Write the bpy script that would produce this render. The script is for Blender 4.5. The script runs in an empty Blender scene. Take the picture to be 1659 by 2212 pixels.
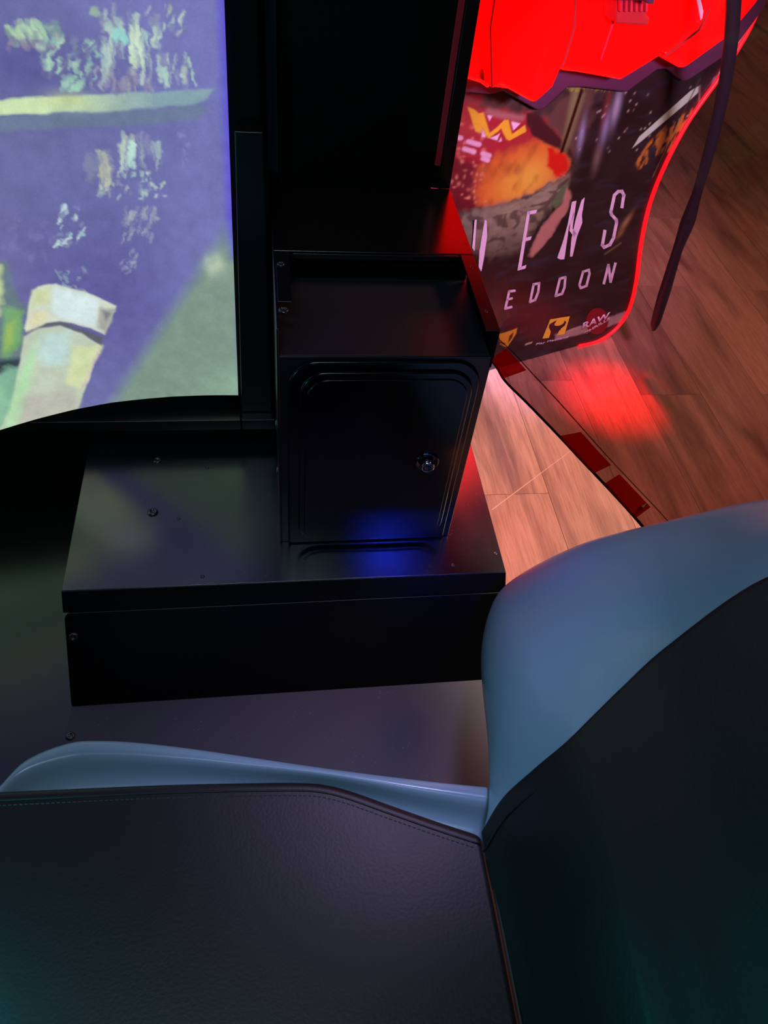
import bpy, bmesh, math, random
import numpy as np
from mathutils import Vector, Matrix

# ------------------------------------------------------------------ camera, world, lights, exposure
S = bpy.context.scene
COL = S.collection
rnd = random.Random(7)
F_PX, CX, CY = 1620.0, 829.5, 1106.0
EYE = np.array([0.0, 0.0, 1.6])
RT = np.array([0.9885385, -0.11889965, 0.09302962])
UP = np.array([0.03041888, 0.76044907, 0.64868475])
FW = np.array([0.14787268, 0.63841999, -0.75534997])
cd = bpy.data.cameras.new('camera'); cam = bpy.data.objects.new('camera', cd); COL.objects.link(cam)
cd.sensor_fit = 'VERTICAL'; cd.sensor_height = 24.0; cd.lens = 24.0 * F_PX / 2212.0
cd.clip_start = 0.02
cam.matrix_world = Matrix(((RT[0], UP[0], -FW[0], EYE[0]), (RT[1], UP[1], -FW[1], EYE[1]),
                           (RT[2], UP[2], -FW[2], EYE[2]), (0, 0, 0, 1)))
S.camera = cam
S.view_settings.view_transform = 'Standard'; S.view_settings.look = 'None'
S.view_settings.exposure = 0.0; S.view_settings.gamma = 1.0
S.view_settings.use_curve_mapping = False

w = bpy.data.worlds.new('world'); S.world = w; w.use_nodes = True
w.node_tree.nodes['Background'].inputs[0].default_value = (0.8, 0.85, 1.0, 1)
w.node_tree.nodes['Background'].inputs[1].default_value = 0.004

def aim(o, p, q):
    o.location = p
    o.rotation_euler = (Vector(q) - Vector(p)).to_track_quat('-Z', 'Y').to_euler()

def spot(name, p, q, power, color, angle, blend=0.5, radius=0.08):
    l = bpy.data.lights.new(name, 'SPOT'); l.energy = power; l.color = color
    l.spot_size = math.radians(angle); l.spot_blend = blend; l.shadow_soft_size = radius
    o = bpy.data.objects.new(name, l); COL.objects.link(o); aim(o, p, q); return o

def point(name, p, power, color, radius=0.03):
    l = bpy.data.lights.new(name, 'POINT'); l.energy = power; l.color = color; l.shadow_soft_size = radius
    o = bpy.data.objects.new(name, l); COL.objects.link(o); o.location = p; return o

spot('ceiling_downlight', (2.3, 1.7, 3.2), (1.25, 1.75, 0.0), 570, (1.0, 0.75, 0.63), 72, 0.7, 0.40)
spot('ceiling_downlight', (4.2, 5.0, 3.2), (3.4, 4.8, 0.0), 260, (1.0, 0.72, 0.50), 100, 0.8, 0.40)
spot('cabinet_spotlight', (0.86, 0.55, 1.50), (0.93, 2.03, 0.63), 740, (0.62, 0.45, 1.0), 45, 0.6, 0.08)
spot('deck_underlight', (1.075, 1.945, 0.84), (1.15, 1.84, 0.0), 300, (1.0, 0.002, 0.003), 32, 1.0, 0.02)
spot('blue_led_lamp', (0.36, 0.30, 1.30), (0.33, 0.92, 0.44), 19.0, (0.02, 0.04, 1.0), 26, 1.0, 0.02)
point('teal_led_lamp', (-0.42, 0.12, 0.67), 1.5, (0.0, 0.80, 0.85), 0.015)
spot('violet_fill_lamp', (0.36, 0.72, 1.75), (0.13, 0.46, 0.45), 25.0, (0.62, 0.50, 1.0), 36, 1.0, 0.08)  # added violet fill that tints the seat lip and floor plate
l = bpy.data.lights.new('overhead_fill_lamp', 'AREA'); l.energy = 5.8; l.color = (0.58, 0.84, 1.0); l.shape = 'RECTANGLE'; l.size = 0.9; l.size_y = 0.25  # added overhead fill that brightens the seat shell and leather
o = bpy.data.objects.new('overhead_fill_lamp', l); COL.objects.link(o); aim(o, (-0.15, -0.15, 2.45), (0.05, 0.25, 0.6))

# ------------------------------------------------------------------ layout helpers (photo pixel -> point on a known plane)
def ray(px, py):
    return RT * ((px - CX) / F_PX) - UP * ((py - CY) / F_PX) + FW
def onX(px, py, x): d = ray(px, py); return EYE + d * ((x - EYE[0]) / d[0])
def onY(px, py, y): d = ray(px, py); return EYE + d * ((y - EYE[1]) / d[1])
def onZ(px, py, z): d = ray(px, py); return EYE + d * ((z - EYE[2]) / d[2])

# ------------------------------------------------------------------ object helpers
def link(name, me, mat=None, parent=None, smooth=False):
    o = bpy.data.objects.new(name, me); COL.objects.link(o)
    if mat is not None and not me.materials: me.materials.append(mat)
    if parent is not None: o.parent = parent
    if smooth:
        me.polygons.foreach_set('use_smooth', [True] * len(me.polygons))
    return o

def thing(name, label, cat, group=None):
    o = bpy.data.objects.new(name, None); COL.objects.link(o); o.empty_display_size = 0.05
    o['label'] = label; o['category'] = cat
    if group: o['group'] = group
    return o

def bm_obj(name, bm, mat, parent=None, smooth=False, bevel=0, seg=2):
    bmesh.ops.recalc_face_normals(bm, faces=bm.faces)
    me = bpy.data.meshes.new(name); bm.to_mesh(me); bm.free()
    o = link(name, me, mat, parent, smooth)
    if bevel:
        m = o.modifiers.new('bevel', 'BEVEL'); m.width = bevel; m.segments = seg; m.limit_method = 'ANGLE'
        m.angle_limit = math.radians(40)
        me.polygons.foreach_set('use_smooth', [True] * len(me.polygons))
        n = o.modifiers.new('wn', 'WEIGHTED_NORMAL'); n.keep_sharp = False; n.weight = 100
    return o

def add_box(bm, x0, x1, y0, y1, z0, z1):
    v = [bm.verts.new(p) for p in [(x0, y0, z0), (x1, y0, z0), (x1, y1, z0), (x0, y1, z0),
                                   (x0, y0, z1), (x1, y0, z1), (x1, y1, z1), (x0, y1, z1)]]
    for f in [(0, 3, 2, 1), (4, 5, 6, 7), (0, 1, 5, 4), (1, 2, 6, 5), (2, 3, 7, 6), (3, 0, 4, 7)]:
        bm.faces.new([v[i] for i in f])

def box(name, b, mat, parent=None, bevel=0.0015):
    bm = bmesh.new(); add_box(bm, *b); return bm_obj(name, bm, mat, parent, bevel=bevel)

def add_prism(bm, A, B):
    """two matching point loops -> closed prism"""
    a = [bm.verts.new(tuple(p)) for p in A]; b = [bm.verts.new(tuple(p)) for p in B]
    n = len(a)
    bm.faces.new(a); bm.faces.new(b[::-1])
    for i in range(n):
        bm.faces.new([a[i], b[i], b[(i + 1) % n], a[(i + 1) % n]])

def prism(name, A, B, mat, parent=None, bevel=0.0, seg=2):
    bm = bmesh.new(); add_prism(bm, A, B); return bm_obj(name, bm, mat, parent, bevel=bevel, seg=seg)

def grid(name, P, mat, parent=None, smooth=True):
    """P: array (m,n,3)"""
    m, n = P.shape[:2]
    me = bpy.data.meshes.new(name)
    i = np.arange(m * n).reshape(m, n)
    f = np.stack([i[:-1, :-1], i[1:, :-1], i[1:, 1:], i[:-1, 1:]], -1).reshape(-1, 4)
    me.from_pydata(P.reshape(-1, 3).tolist(), [], f.tolist()); me.update()
    return link(name, me, mat, parent, smooth)

def spline(pts, n, closed=False):
    """Catmull-Rom through pts -> n samples"""
    p = np.array(pts, float)
    q = np.vstack([2 * p[0] - p[1], p, 2 * p[-1] - p[-2]])
    out = []
    for t in np.linspace(0, len(p) - 1 - 1e-9, n):
        k = int(t); u = t - k
        a, b, c, d = q[k], q[k + 1], q[k + 2], q[k + 3]
        out.append(0.5 * (2 * b + (c - a) * u + (2 * a - 5 * b + 4 * c - d) * u * u + (3 * b - a - 3 * c + d) * u ** 3))
    return np.array(out)

def tube(name, pts, r, mat, parent=None, sides=8, flat=1.0, axis=None):
    """swept tube; r scalar or list; flat scales one cross direction"""
    P = np.array(pts, float); n = len(P)
    R = np.full(n, r) if np.isscalar(r) else np.array(r)
    T = np.gradient(P, axis=0); T /= np.linalg.norm(T, axis=1)[:, None]
    ref = np.array(axis if axis is not None else (0.31, 0.22, 0.92))
    bm = bmesh.new(); rings = []
    for k in range(n):
        a = np.cross(T[k], ref); a /= np.linalg.norm(a); b = np.cross(T[k], a)
        rings.append([bm.verts.new(tuple(P[k] + R[k] * (math.cos(u) * a + flat * math.sin(u) * b)))
                      for u in np.linspace(0, 2 * math.pi, sides, endpoint=False)])
    for k in range(n - 1):
        for s in range(sides):
            bm.faces.new([rings[k][s], rings[k][(s + 1) % sides], rings[k + 1][(s + 1) % sides], rings[k + 1][s]])
    bm.faces.new(rings[0][::-1]); bm.faces.new(rings[-1])
    return bm_obj(name, bm, mat, parent, smooth=True)

def lathe(name, o, n, prof, mat, parent=None, sides=20):
    """revolve (radius, height) profile about axis n from o"""
    n = np.array(n, float); n /= np.linalg.norm(n)
    a = np.cross(n, (0.3, 0.5, 0.81)); a /= np.linalg.norm(a); b = np.cross(n, a)
    bm = bmesh.new(); rings = []
    for r, h in prof:
        rings.append([bm.verts.new(tuple(np.array(o) + n * h + r * (math.cos(u) * a + math.sin(u) * b)))
                      for u in np.linspace(0, 2 * math.pi, sides, endpoint=False)])
    for k in range(len(rings) - 1):
        for s in range(sides):
            bm.faces.new([rings[k][s], rings[k][(s + 1) % sides], rings[k + 1][(s + 1) % sides], rings[k + 1][s]])
    bm.faces.new(rings[0][::-1]); bm.faces.new(rings[-1])
    o_ = bm_obj(name, bm, mat, parent)
    o_.data.polygons.foreach_set('use_smooth', [len(p.vertices) == 4 for p in o_.data.polygons])
    return o_

# ------------------------------------------------------------------ materials
def mat(name, color, rough=0.5, metal=0.0, spec=0.5, ior=1.5, bump=0.0, bscale=200, emit=None, estr=0.0, speck=0.0, rvar=0.0, coat=0.0):
    m = bpy.data.materials.new(name); m.use_nodes = True
    nt = m.node_tree; b = nt.nodes['Principled BSDF']
    b.inputs['Base Color'].default_value = (*color, 1); b.inputs['Roughness'].default_value = rough
    b.inputs['Metallic'].default_value = metal; b.inputs['IOR'].default_value = ior; b.inputs['Specular IOR Level'].default_value = spec
    b.inputs['Coat Weight'].default_value = coat
    if emit:
        b.inputs['Emission Color'].default_value = (*emit, 1); b.inputs['Emission Strength'].default_value = estr
    tc = nt.nodes.new('ShaderNodeTexCoord')
    nz = nt.nodes.new('ShaderNodeTexNoise'); nz.inputs['Scale'].default_value = bscale; nz.inputs['Detail'].default_value = 4
    nt.links.new(tc.outputs['Object'], nz.inputs['Vector'])
    if bump:
        bp = nt.nodes.new('ShaderNodeBump'); bp.inputs['Strength'].default_value = bump; bp.inputs['Distance'].default_value = 0.002
        nt.links.new(nz.outputs['Fac'], bp.inputs['Height']); nt.links.new(bp.outputs['Normal'], b.inputs['Normal'])
    if rvar:
        n2 = nt.nodes.new('ShaderNodeTexNoise'); n2.inputs['Scale'].default_value = 9; n2.inputs['Detail'].default_value = 5
        nt.links.new(tc.outputs['Object'], n2.inputs['Vector'])
        mr = nt.nodes.new('ShaderNodeMapRange'); mr.inputs['To Min'].default_value = rough - rvar; mr.inputs['To Max'].default_value = rough + rvar
        nt.links.new(n2.outputs['Fac'], mr.inputs['Value']); nt.links.new(mr.outputs['Result'], b.inputs['Roughness'])
    if speck:
        vo = nt.nodes.new('ShaderNodeTexVoronoi'); vo.inputs['Scale'].default_value = 120
        nt.links.new(tc.outputs['Object'], vo.inputs['Vector'])
        n3 = nt.nodes.new('ShaderNodeTexNoise'); n3.inputs['Scale'].default_value = 14
        nt.links.new(tc.outputs['Object'], n3.inputs['Vector'])
        mul = nt.nodes.new('ShaderNodeMath'); mul.operation = 'MULTIPLY_ADD'
        mul.inputs[1].default_value = 0.30; mul.inputs[2].default_value = -0.09
        nt.links.new(n3.outputs['Fac'], mul.inputs[0])
        lt = nt.nodes.new('ShaderNodeMath'); lt.operation = 'LESS_THAN'
        nt.links.new(vo.outputs['Distance'], lt.inputs[0]); nt.links.new(mul.outputs[0], lt.inputs[1])
        mx = nt.nodes.new('ShaderNodeMix'); mx.data_type = 'RGBA'
        mx.inputs['A'].default_value = (*color, 1); mx.inputs['B'].default_value = (speck, speck, speck * 0.95, 1)
        nt.links.new(lt.outputs[0], mx.inputs['Factor']); nt.links.new(mx.outputs['Result'], b.inputs['Base Color'])
    return m

def lin(c):
    c = np.asarray(c, float) / 255.0
    return np.where(c <= 0.04045, c / 12.92, ((c + 0.055) / 1.055) ** 2.4)

M_BLACK = mat('black_powder_coat', (0.005, 0.005, 0.006), 0.26, spec=0.9, bump=0.03, bscale=900, rvar=0.05)
M_PLATE = mat('black_platform_sheet', (0.003, 0.005, 0.009), 0.21, spec=1.0, ior=1.60, bump=0.04, bscale=800, speck=0.10, rvar=0.05)
M_FLOORPL = mat('black_footwell_sheet', (0.040, 0.040, 0.062), 0.5, bump=0.08, bscale=500, speck=0.14)
M_KICK = mat('black_kick_sheet', (0.003, 0.003, 0.004), 0.30, spec=0.45, bump=0.03, bscale=800, speck=0.03, rvar=0.04)
M_MATTE = mat('matte_black', (0.003, 0.003, 0.003), 0.6, spec=0.2, rvar=0.05)
M_GLOSS = mat('gloss_black', (0.002, 0.002, 0.003), 0.16, spec=0.9, rvar=0.03)
M_TOP = mat('black_satin_sheet', (0.004, 0.004, 0.005), 0.20, spec=1.0, ior=1.72, bump=0.03, bscale=900, rvar=0.03)
M_TRAY = mat('black_tray_sheet', (0.022, 0.021, 0.028), 0.42, spec=0.7, bump=0.03, bscale=900, rvar=0.04)
M_CHAM = mat('dark_blue_grey_strip', (0.035, 0.05, 0.065), 0.3, rvar=0.03)
M_CHROME = mat('chrome', (0.75, 0.73, 0.70), 0.12, metal=1.0, rvar=0.03)
M_BOLT = mat('black_oxide_steel', (0.10, 0.10, 0.11), 0.25, metal=0.8, rvar=0.05)
M_LEATHER = mat('black_leather', (0.0105, 0.010, 0.0115), 0.46, bump=0.14, bscale=240, rvar=0.04)
M_PIPING = mat('grey_thread', (0.05, 0.06, 0.055), 0.6, bump=0.4, bscale=400)
M_SHELL = mat('blue_grey_shell_plastic', (0.28, 0.47, 0.61), 0.22, bump=0.02, bscale=600, rvar=0.03)
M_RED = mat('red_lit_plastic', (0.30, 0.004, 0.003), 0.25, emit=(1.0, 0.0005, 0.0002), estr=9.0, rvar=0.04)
M_LED = mat('red_led_strip', (0.5, 0.02, 0.02), 0.4, emit=(1.0, 0.008, 0.018), estr=6.0, rvar=0.03)
M_REDTRIM = mat('red_plastic_edge', (0.65, 0.03, 0.06), 0.3, rvar=0.03)
M_DKRED = mat('dark_red_plastic', (0.50, 0.03, 0.03), 0.35, rvar=0.05)
M_TRIM = mat('dark_purple_plastic', (0.085, 0.035, 0.075), 0.45, rvar=0.05)
M_CABLE = mat('black_tether_webbing', (0.012, 0.010, 0.013), 0.4, bump=0.3, bscale=700)

def glass(name, T, rough=0.03, ior=1.49):
    m = bpy.data.materials.new(name); m.use_nodes = True
    nt = m.node_tree; nt.nodes.remove(nt.nodes['Principled BSDF'])
    out = nt.nodes['Material Output']
    tr = nt.nodes.new('ShaderNodeBsdfTransparent'); gl = nt.nodes.new('ShaderNodeBsdfGlossy')
    gl.inputs['Roughness'].default_value = rough
    tc = nt.nodes.new('ShaderNodeTexCoord'); nz = nt.nodes.new('ShaderNodeTexNoise'); nz.inputs['Scale'].default_value = 5
    nt.links.new(tc.outputs['Object'], nz.inputs['Vector'])
    mx0 = nt.nodes.new('ShaderNodeMix'); mx0.data_type = 'RGBA'
    mx0.inputs['A'].default_value = (*(t * 0.96 for t in T), 1); mx0.inputs['B'].default_value = (*(min(1, t * 1.04) for t in T), 1)
    nt.links.new(nz.outputs['Fac'], mx0.inputs['Factor']); nt.links.new(mx0.outputs['Result'], tr.inputs['Color'])
    fr = nt.nodes.new('ShaderNodeFresnel'); fr.inputs['IOR'].default_value = ior
    gg = nt.nodes.new('ShaderNodeNewGeometry'); mr = nt.nodes.new('ShaderNodeMapRange')
    mr.inputs['To Min'].default_value = ior; mr.inputs['To Max'].default_value = 1.0 / ior
    nt.links.new(gg.outputs['Backfacing'], mr.inputs['Value']); nt.links.new(mr.outputs['Result'], fr.inputs['IOR'])
    mx = nt.nodes.new('ShaderNodeMixShader')
    sc_ = nt.nodes.new('ShaderNodeMath'); sc_.operation = 'MULTIPLY'; sc_.inputs[1].default_value = 0.18
    nt.links.new(fr.outputs[0], sc_.inputs[0]); nt.links.new(sc_.outputs[0], mx.inputs[0]); nt.links.new(tr.outputs[0], mx.inputs[1]); nt.links.new(gl.outputs[0], mx.inputs[2])
    nt.links.new(mx.outputs[0], out.inputs['Surface'])
    return m
M_GLASS = glass('smoked_acrylic', (0.49, 0.385, 0.37))

def wood():
    m = bpy.data.materials.new('wood_plank'); m.use_nodes = True
    nt = m.node_tree; b = nt.nodes['Principled BSDF']; N = nt.nodes.new; L = nt.links.new
    tc = N('ShaderNodeTexCoord'); oi = N('ShaderNodeObjectInfo')
    geo = N('ShaderNodeNewGeometry')
    sc = N('ShaderNodeVectorMath'); sc.operation = 'SCALE'; sc.inputs[0].default_value = (37.0, 53.0, 11.0)
    L(oi.outputs['Random'], sc.inputs['Scale'])
    ad = N('ShaderNodeVectorMath'); L(geo.outputs['Position'], ad.inputs[0]); L(sc.outputs[0], ad.inputs[1])
    mp = N('ShaderNodeMapping'); mp.inputs['Scale'].default_value = (48.0, 3.0, 1.0); L(ad.outputs[0], mp.inputs['Vector'])
    n1 = N('ShaderNodeTexNoise'); n1.inputs['Scale'].default_value = 1.0; n1.inputs['Detail'].default_value = 8; n1.inputs['Distortion'].default_value = 0.6
    L(mp.outputs[0], n1.inputs['Vector'])
    mp2 = N('ShaderNodeMapping'); mp2.inputs['Scale'].default_value = (6.5, 0.9, 1.0); L(ad.outputs[0], mp2.inputs['Vector'])
    n2 = N('ShaderNodeTexNoise'); n2.inputs['Detail'].default_value = 5; n2.inputs['Scale'].default_value = 1.0; n2.inputs['Distortion'].default_value = 1.2
    L(mp2.outputs[0], n2.inputs['Vector'])
    mp3 = N('ShaderNodeMapping'); mp3.inputs['Scale'].default_value = (240.0, 14.0, 1.0); L(ad.outputs[0], mp3.inputs['Vector'])
    n3 = N('ShaderNodeTexNoise'); n3.inputs['Detail'].default_value = 3; n3.inputs['Scale'].default_value = 1.0
    L(mp3.outputs[0], n3.inputs['Vector'])
    r1 = N('ShaderNodeValToRGB'); e = r1.color_ramp.elements
    e[0].position = 0.28; e[0].color = (0.39, 0.205, 0.145, 1); e[1].position = 0.70; e[1].color = (0.55, 0.31, 0.22, 1)
    x = r1.color_ramp.elements.new(0.48); x.color = (0.50, 0.265, 0.185, 1)
    L(n1.outputs['Fac'], r1.inputs['Fac'])
    r2 = N('ShaderNodeValToRGB'); e = r2.color_ramp.elements
    e[0].position = 0.33; e[0].color = (0.50, 0.46, 0.50, 1); e[1].position = 0.52; e[1].color = (1, 1, 1, 1)
    L(n2.outputs['Fac'], r2.inputs['Fac'])
    r3 = N('ShaderNodeValToRGB'); e = r3.color_ramp.elements
    e[0].position = 0.32; e[0].color = (0.82, 0.80, 0.80, 1); e[1].position = 0.55; e[1].color = (1.05, 1.05, 1.05, 1)
    L(n3.outputs['Fac'], r3.inputs['Fac'])
    def mul(a, c):
        k = N('ShaderNodeMix'); k.data_type = 'RGBA'; k.blend_type = 'MULTIPLY'; k.inputs['Factor'].default_value = 1.0
        L(a, k.inputs['A']); L(c, k.inputs['B']); return k.outputs['Result']
    c = mul(mul(r1.outputs['Color'], r2.outputs['Color']), r3.outputs['Color'])
    mr = N('ShaderNodeMapRange'); mr.inputs['To Min'].default_value = 0.82; mr.inputs['To Max'].default_value = 1.08
    L(oi.outputs['Random'], mr.inputs['Value'])
    vm = N('ShaderNodeVectorMath'); vm.operation = 'SCALE'; L(c, vm.inputs[0]); L(mr.outputs['Result'], vm.inputs['Scale'])
    L(vm.outputs[0], b.inputs['Base Color'])
    b.inputs['Roughness'].default_value = 0.30
    bp = N('ShaderNodeBump'); bp.inputs['Strength'].default_value = 0.15; bp.inputs['Distance'].default_value = 0.001
    L(n3.outputs['Fac'], bp.inputs['Height']); L(bp.outputs['Normal'], b.inputs['Normal'])
    return m
M_WOOD = wood()

def attr_mat(name, emission, rough=0.35):
    m = bpy.data.materials.new(name); m.use_nodes = True
    nt = m.node_tree; b = nt.nodes['Principled BSDF']
    at = nt.nodes.new('ShaderNodeAttribute'); at.attribute_name = 'print'
    tc = nt.nodes.new('ShaderNodeTexCoord'); nz = nt.nodes.new('ShaderNodeTexNoise')
    nz.inputs['Scale'].default_value = 420; nz.inputs['Detail'].default_value = 2
    nt.links.new(tc.outputs['Object'], nz.inputs['Vector'])
    mr = nt.nodes.new('ShaderNodeMapRange'); mr.inputs['To Min'].default_value = 0.88; mr.inputs['To Max'].default_value = 1.12
    nt.links.new(nz.outputs['Fac'], mr.inputs['Value'])
    vm = nt.nodes.new('ShaderNodeVectorMath'); vm.operation = 'SCALE'
    nt.links.new(at.outputs['Color'], vm.inputs[0]); nt.links.new(mr.outputs['Result'], vm.inputs['Scale'])
    b.inputs['Roughness'].default_value = rough
    if emission:
        b.inputs['Base Color'].default_value = (0.02, 0.02, 0.02, 1); b.inputs['Specular IOR Level'].default_value = 0.1
        nt.links.new(vm.outputs[0], b.inputs['Emission Color']); b.inputs['Emission Strength'].default_value = emission
    else:
        nt.links.new(vm.outputs[0], b.inputs['Base Color'])
    return m

# ------------------------------------------------------------------ small picture painter on a surface's own (u, v) metres
class Painter:
    def __init__(s, U, V, base):
        s.U, s.V = U, V
        s.C = np.empty(U.shape + (3,)); s.C[:] = base
    def noise(s, su, sv, seed=0, octaves=3):
        r = np.random.RandomState(seed); out = np.zeros(s.U.shape); amp = 1.0; tot = 0
        for k in range(octaves):
            g = r.rand(64, 64); x = s.U / su * 2 ** k + 11.3; y = s.V / sv * 2 ** k + 7.7
            xi = np.floor(x).astype(int); yi = np.floor(y).astype(int); fx = x - xi; fy = y - yi
            fx = fx * fx * (3 - 2 * fx); fy = fy * fy * (3 - 2 * fy)
            a = g[xi % 64, yi % 64]; b = g[(xi + 1) % 64, yi % 64]; c = g[xi % 64, (yi + 1) % 64]; d = g[(xi + 1) % 64, (yi + 1) % 64]
            out += amp * ((a * (1 - fx) + b * fx) * (1 - fy) + (c * (1 - fx) + d * fx) * fy); tot += amp; amp *= 0.5
        return out / tot
    def sdf(s, poly, U=None, V=None):
        U = s.U if U is None else U; V = s.V if V is None else V
        p = np.array(poly); n = len(p); d = np.full(U.shape, 1e9); ins = np.zeros(U.shape, bool)
        for i in range(n):
            a, b = p[i], p[(i + 1) % n]; e = b - a
            wx, wy = U - a[0], V - a[1]
            t = np.clip((wx * e[0] + wy * e[1]) / (e @ e + 1e-12), 0, 1)
            d = np.minimum(d, (wx - t * e[0]) ** 2 + (wy - t * e[1]) ** 2)
            c = ((a[1] <= V) != (b[1] <= V))
            xx = a[0] + (V - a[1]) * (e[0] / (e[1] if abs(e[1]) > 1e-9 else 1e-9))
            ins ^= c & (U < xx)
        return np.sqrt(d) * np.where(ins, -1, 1)
    def poly(s, poly, color, soft=0.002, alpha=1.0, wob=0.0, seed=1, mask=None):
        d = s.sdf(poly)
        if wob: d = d + (s.noise(0.018, 0.018, seed) - 0.5) * wob
        a = np.clip(0.5 - d / soft, 0, 1) * alpha
        if mask is not None: a = a * mask
        s.mix(color, a)
    def mix(s, color, a):
        color = np.asarray(color); a = a[..., None]
        s.C = s.C * (1 - a) + color * a
    def blob(s, c, ru, rv, color, alpha=1.0, ang=0.0):
        ca, sa = math.cos(ang), math.sin(ang); x = s.U - c[0]; y = s.V - c[1]
        r = ((x * ca + y * sa) / ru) ** 2 + ((-x * sa + y * ca) / rv) ** 2
        s.mix(color, np.exp(-r) * alpha)
    def warp(s, amp):
        s.WU = (s.noise(0.011, 0.011, 31) - 0.5) * amp + (s.noise(0.004, 0.004, 33, 1) - 0.5) * amp * 0.35
        s.WV = (s.noise(0.011, 0.011, 32) - 0.5) * amp
    def stroke(s, a, b, wd, color, alpha=1.0, soft=0.002):
        a = np.array(a); b = np.array(b); e = b - a
        WU = getattr(s, 'WU', 0.0); WV = getattr(s, 'WV', 0.0)
        wx, wy = s.U + WU - a[0], s.V + WV - a[1]
        t = np.clip((wx * e[0] + wy * e[1]) / (e @ e + 1e-12), 0, 1)
        d = np.hypot(wx - t * e[0], wy - t * e[1]) - wd
        s.mix(color, np.clip(0.5 - d / soft, 0, 1) * alpha)

def store_print(o, C):
    a = o.data.attributes.new('print', 'FLOAT_COLOR', 'POINT')
    flat = np.ones((C.shape[0] * C.shape[1], 4), np.float32); flat[:, :3] = C.reshape(-1, 3)
    a.data.foreach_set('color', flat.ravel())

# ================================================================== FLOOR
bm = bmesh.new(); add_box(bm, -4, 8, -3, 10, -0.06, -0.012)
floor = bm_obj('floor', bm, M_WOOD); floor['kind'] = 'structure'; floor['label'] = 'warm brown wood plank floor of the arcade hall'
PW, PL = 0.225, 1.22
bm = bmesh.new(); add_box(bm, 0.0004, PW - 0.0004, 0.0004, PL - 0.0004, -0.012, 0.0)
bmesh.ops.bevel(bm, geom=[e for e in bm.edges if all(abs(v.co.z) < 1e-6 for v in e.verts)], offset=0.0006, segments=1, affect='EDGES')
plank_me = bpy.data.meshes.new('plank'); bmesh.ops.recalc_face_normals(bm, faces=bm.faces); bm.to_mesh(plank_me); bm.free()
plank_me.materials.append(M_WOOD)
for c in range(-2, 24):
    x = 0.589 + c * PW
    off = {0: 1.406, 3: 1.843, 1: 0.70, 2: 0.95}.get(c, rnd.uniform(0, PL))
    k0 = math.floor((0.2 - off) / PL)
    for k in range(k0, k0 + 8):
        y = off + k * PL
        if y + PL < 0.3 or y > 7.4: continue
        if x > 0.62 * (y + PL) + 1.1 or (x < 0.2 * y - 0.4): continue
        o = bpy.data.objects.new('plank', plank_me); COL.objects.link(o); o.location = (x, y, 0); o.parent = floor
# long pale scratch across the boards
A, B = onZ(1062, 1102, 0.0), onZ(1238, 970, 0.0); d = (B - A) / np.linalg.norm(B - A); nrm = np.array([-d[1], d[0], 0]) * 0.0016
M_SCR = mat('pale_scratch', (0.66, 0.42, 0.33), 0.5, bump=0.2, bscale=300)
prism('scratch', [A + nrm, B + nrm * .4, B - nrm * .4, A - nrm], [q + np.array([0, 0, 0.0006]) for q in (A + nrm, B + nrm * .4, B - nrm * .4, A - nrm)], M_SCR, floor)

# ================================================================== PLATFORM OF THE SIMULATOR
XL, XR, PZ, FZ, YF, YB, YS = -0.374, 0.445, 0.45, 0.285, 0.811, 1.17, 0.672
plat = thing('arcade_platform', 'raised black sheet-metal footrest platform with a sloping front under the coin console', 'platform')
base = thing('pod_floor_base', 'low black floor base of the simulator around the seat', 'base')
box('base_plinth', (-1.25, 0.445, -0.75, 1.52, 0.0, FZ - 0.004), M_BLACK, base, 0.003)
box('top_plate', (XL, XR, YF, YB + 0.17, PZ - 0.004, PZ), M_PLATE, plat, 0.0018)
box('platform_body', (XL + 0.003, XR - 0.003, YF + 0.012, YB + 0.17, FZ, PZ - 0.005), M_MATTE, plat, 0)
# sloping front: folded lip of the top plate, then the kick plate below it
sl = np.array([0, YS - YF, FZ - PZ]); sl = sl / np.linalg.norm(sl); nn = np.array([0, sl[2], -sl[1]]); nn = nn * (1 if nn[1] < 0 else -1)
def slope_pt(x, s, o=0.0): return np.array([x, YF, PZ]) + sl * s + nn * o
SLEN = math.hypot(YS - YF, FZ - PZ)
def slope_plate(name, x0, x1, s0, s1, o0, o1, m, bevel=0.0012):
    q = [(x0, s0), (x1, s0), (x1, s1), (x0, s1)]
    return prism(name, [slope_pt(x, s, o0) for x, s in q], [slope_pt(x, s, o1) for x, s in q], m, plat, bevel)
slope_plate('folded_lip', XL, XR, 0.0005, 0.040, -0.004, 0.0, M_KICK)
kr = []
for cxx, css, a0 in ((XL + 0.014, 0.052, 180), (XR - 0.014, 0.052, 270)):
    for a in np.linspace(a0, a0 + 90, 6):
        kr.append((cxx + 0.012 * math.cos(math.radians(a)), css + 0.012 * math.sin(math.radians(a))))
kr += [(XR - 0.002, SLEN), (XL + 0.002, SLEN)]
prism('kick_plate', [slope_pt(x, s, -0.006) for x, s in kr], [slope_pt(x, s, 0.002) for x, s in kr], M_KICK, plat, 0.002)
prism('floor_plate', [(XL + .002, YS - 0.001, FZ - .004), (XR, YS - 0.001, FZ - .004), (XR, -0.7, FZ - .004), (XL + .002, -0.7, FZ - .004)],
      [(XL + .002, YS - 0.001, FZ), (XR, YS - 0.001, FZ), (XR, -0.7, FZ), (XL + .002, -0.7, FZ)], M_FLOORPL, base, 0.001)
def button(name, p, n, r, parent, h=None):
    h = r * 0.55 if h is None else h
    o = lathe(name, np.array(p) - np.array(n) * 0.001, n, [(r, 0), (r, h * 0.35), (r * 0.8, h * 0.8), (r * 0.45, h), (r * 0.42, h * 0.6), (0.0004, h * 0.55)], M_BOLT, parent, 14)
    return o
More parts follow.
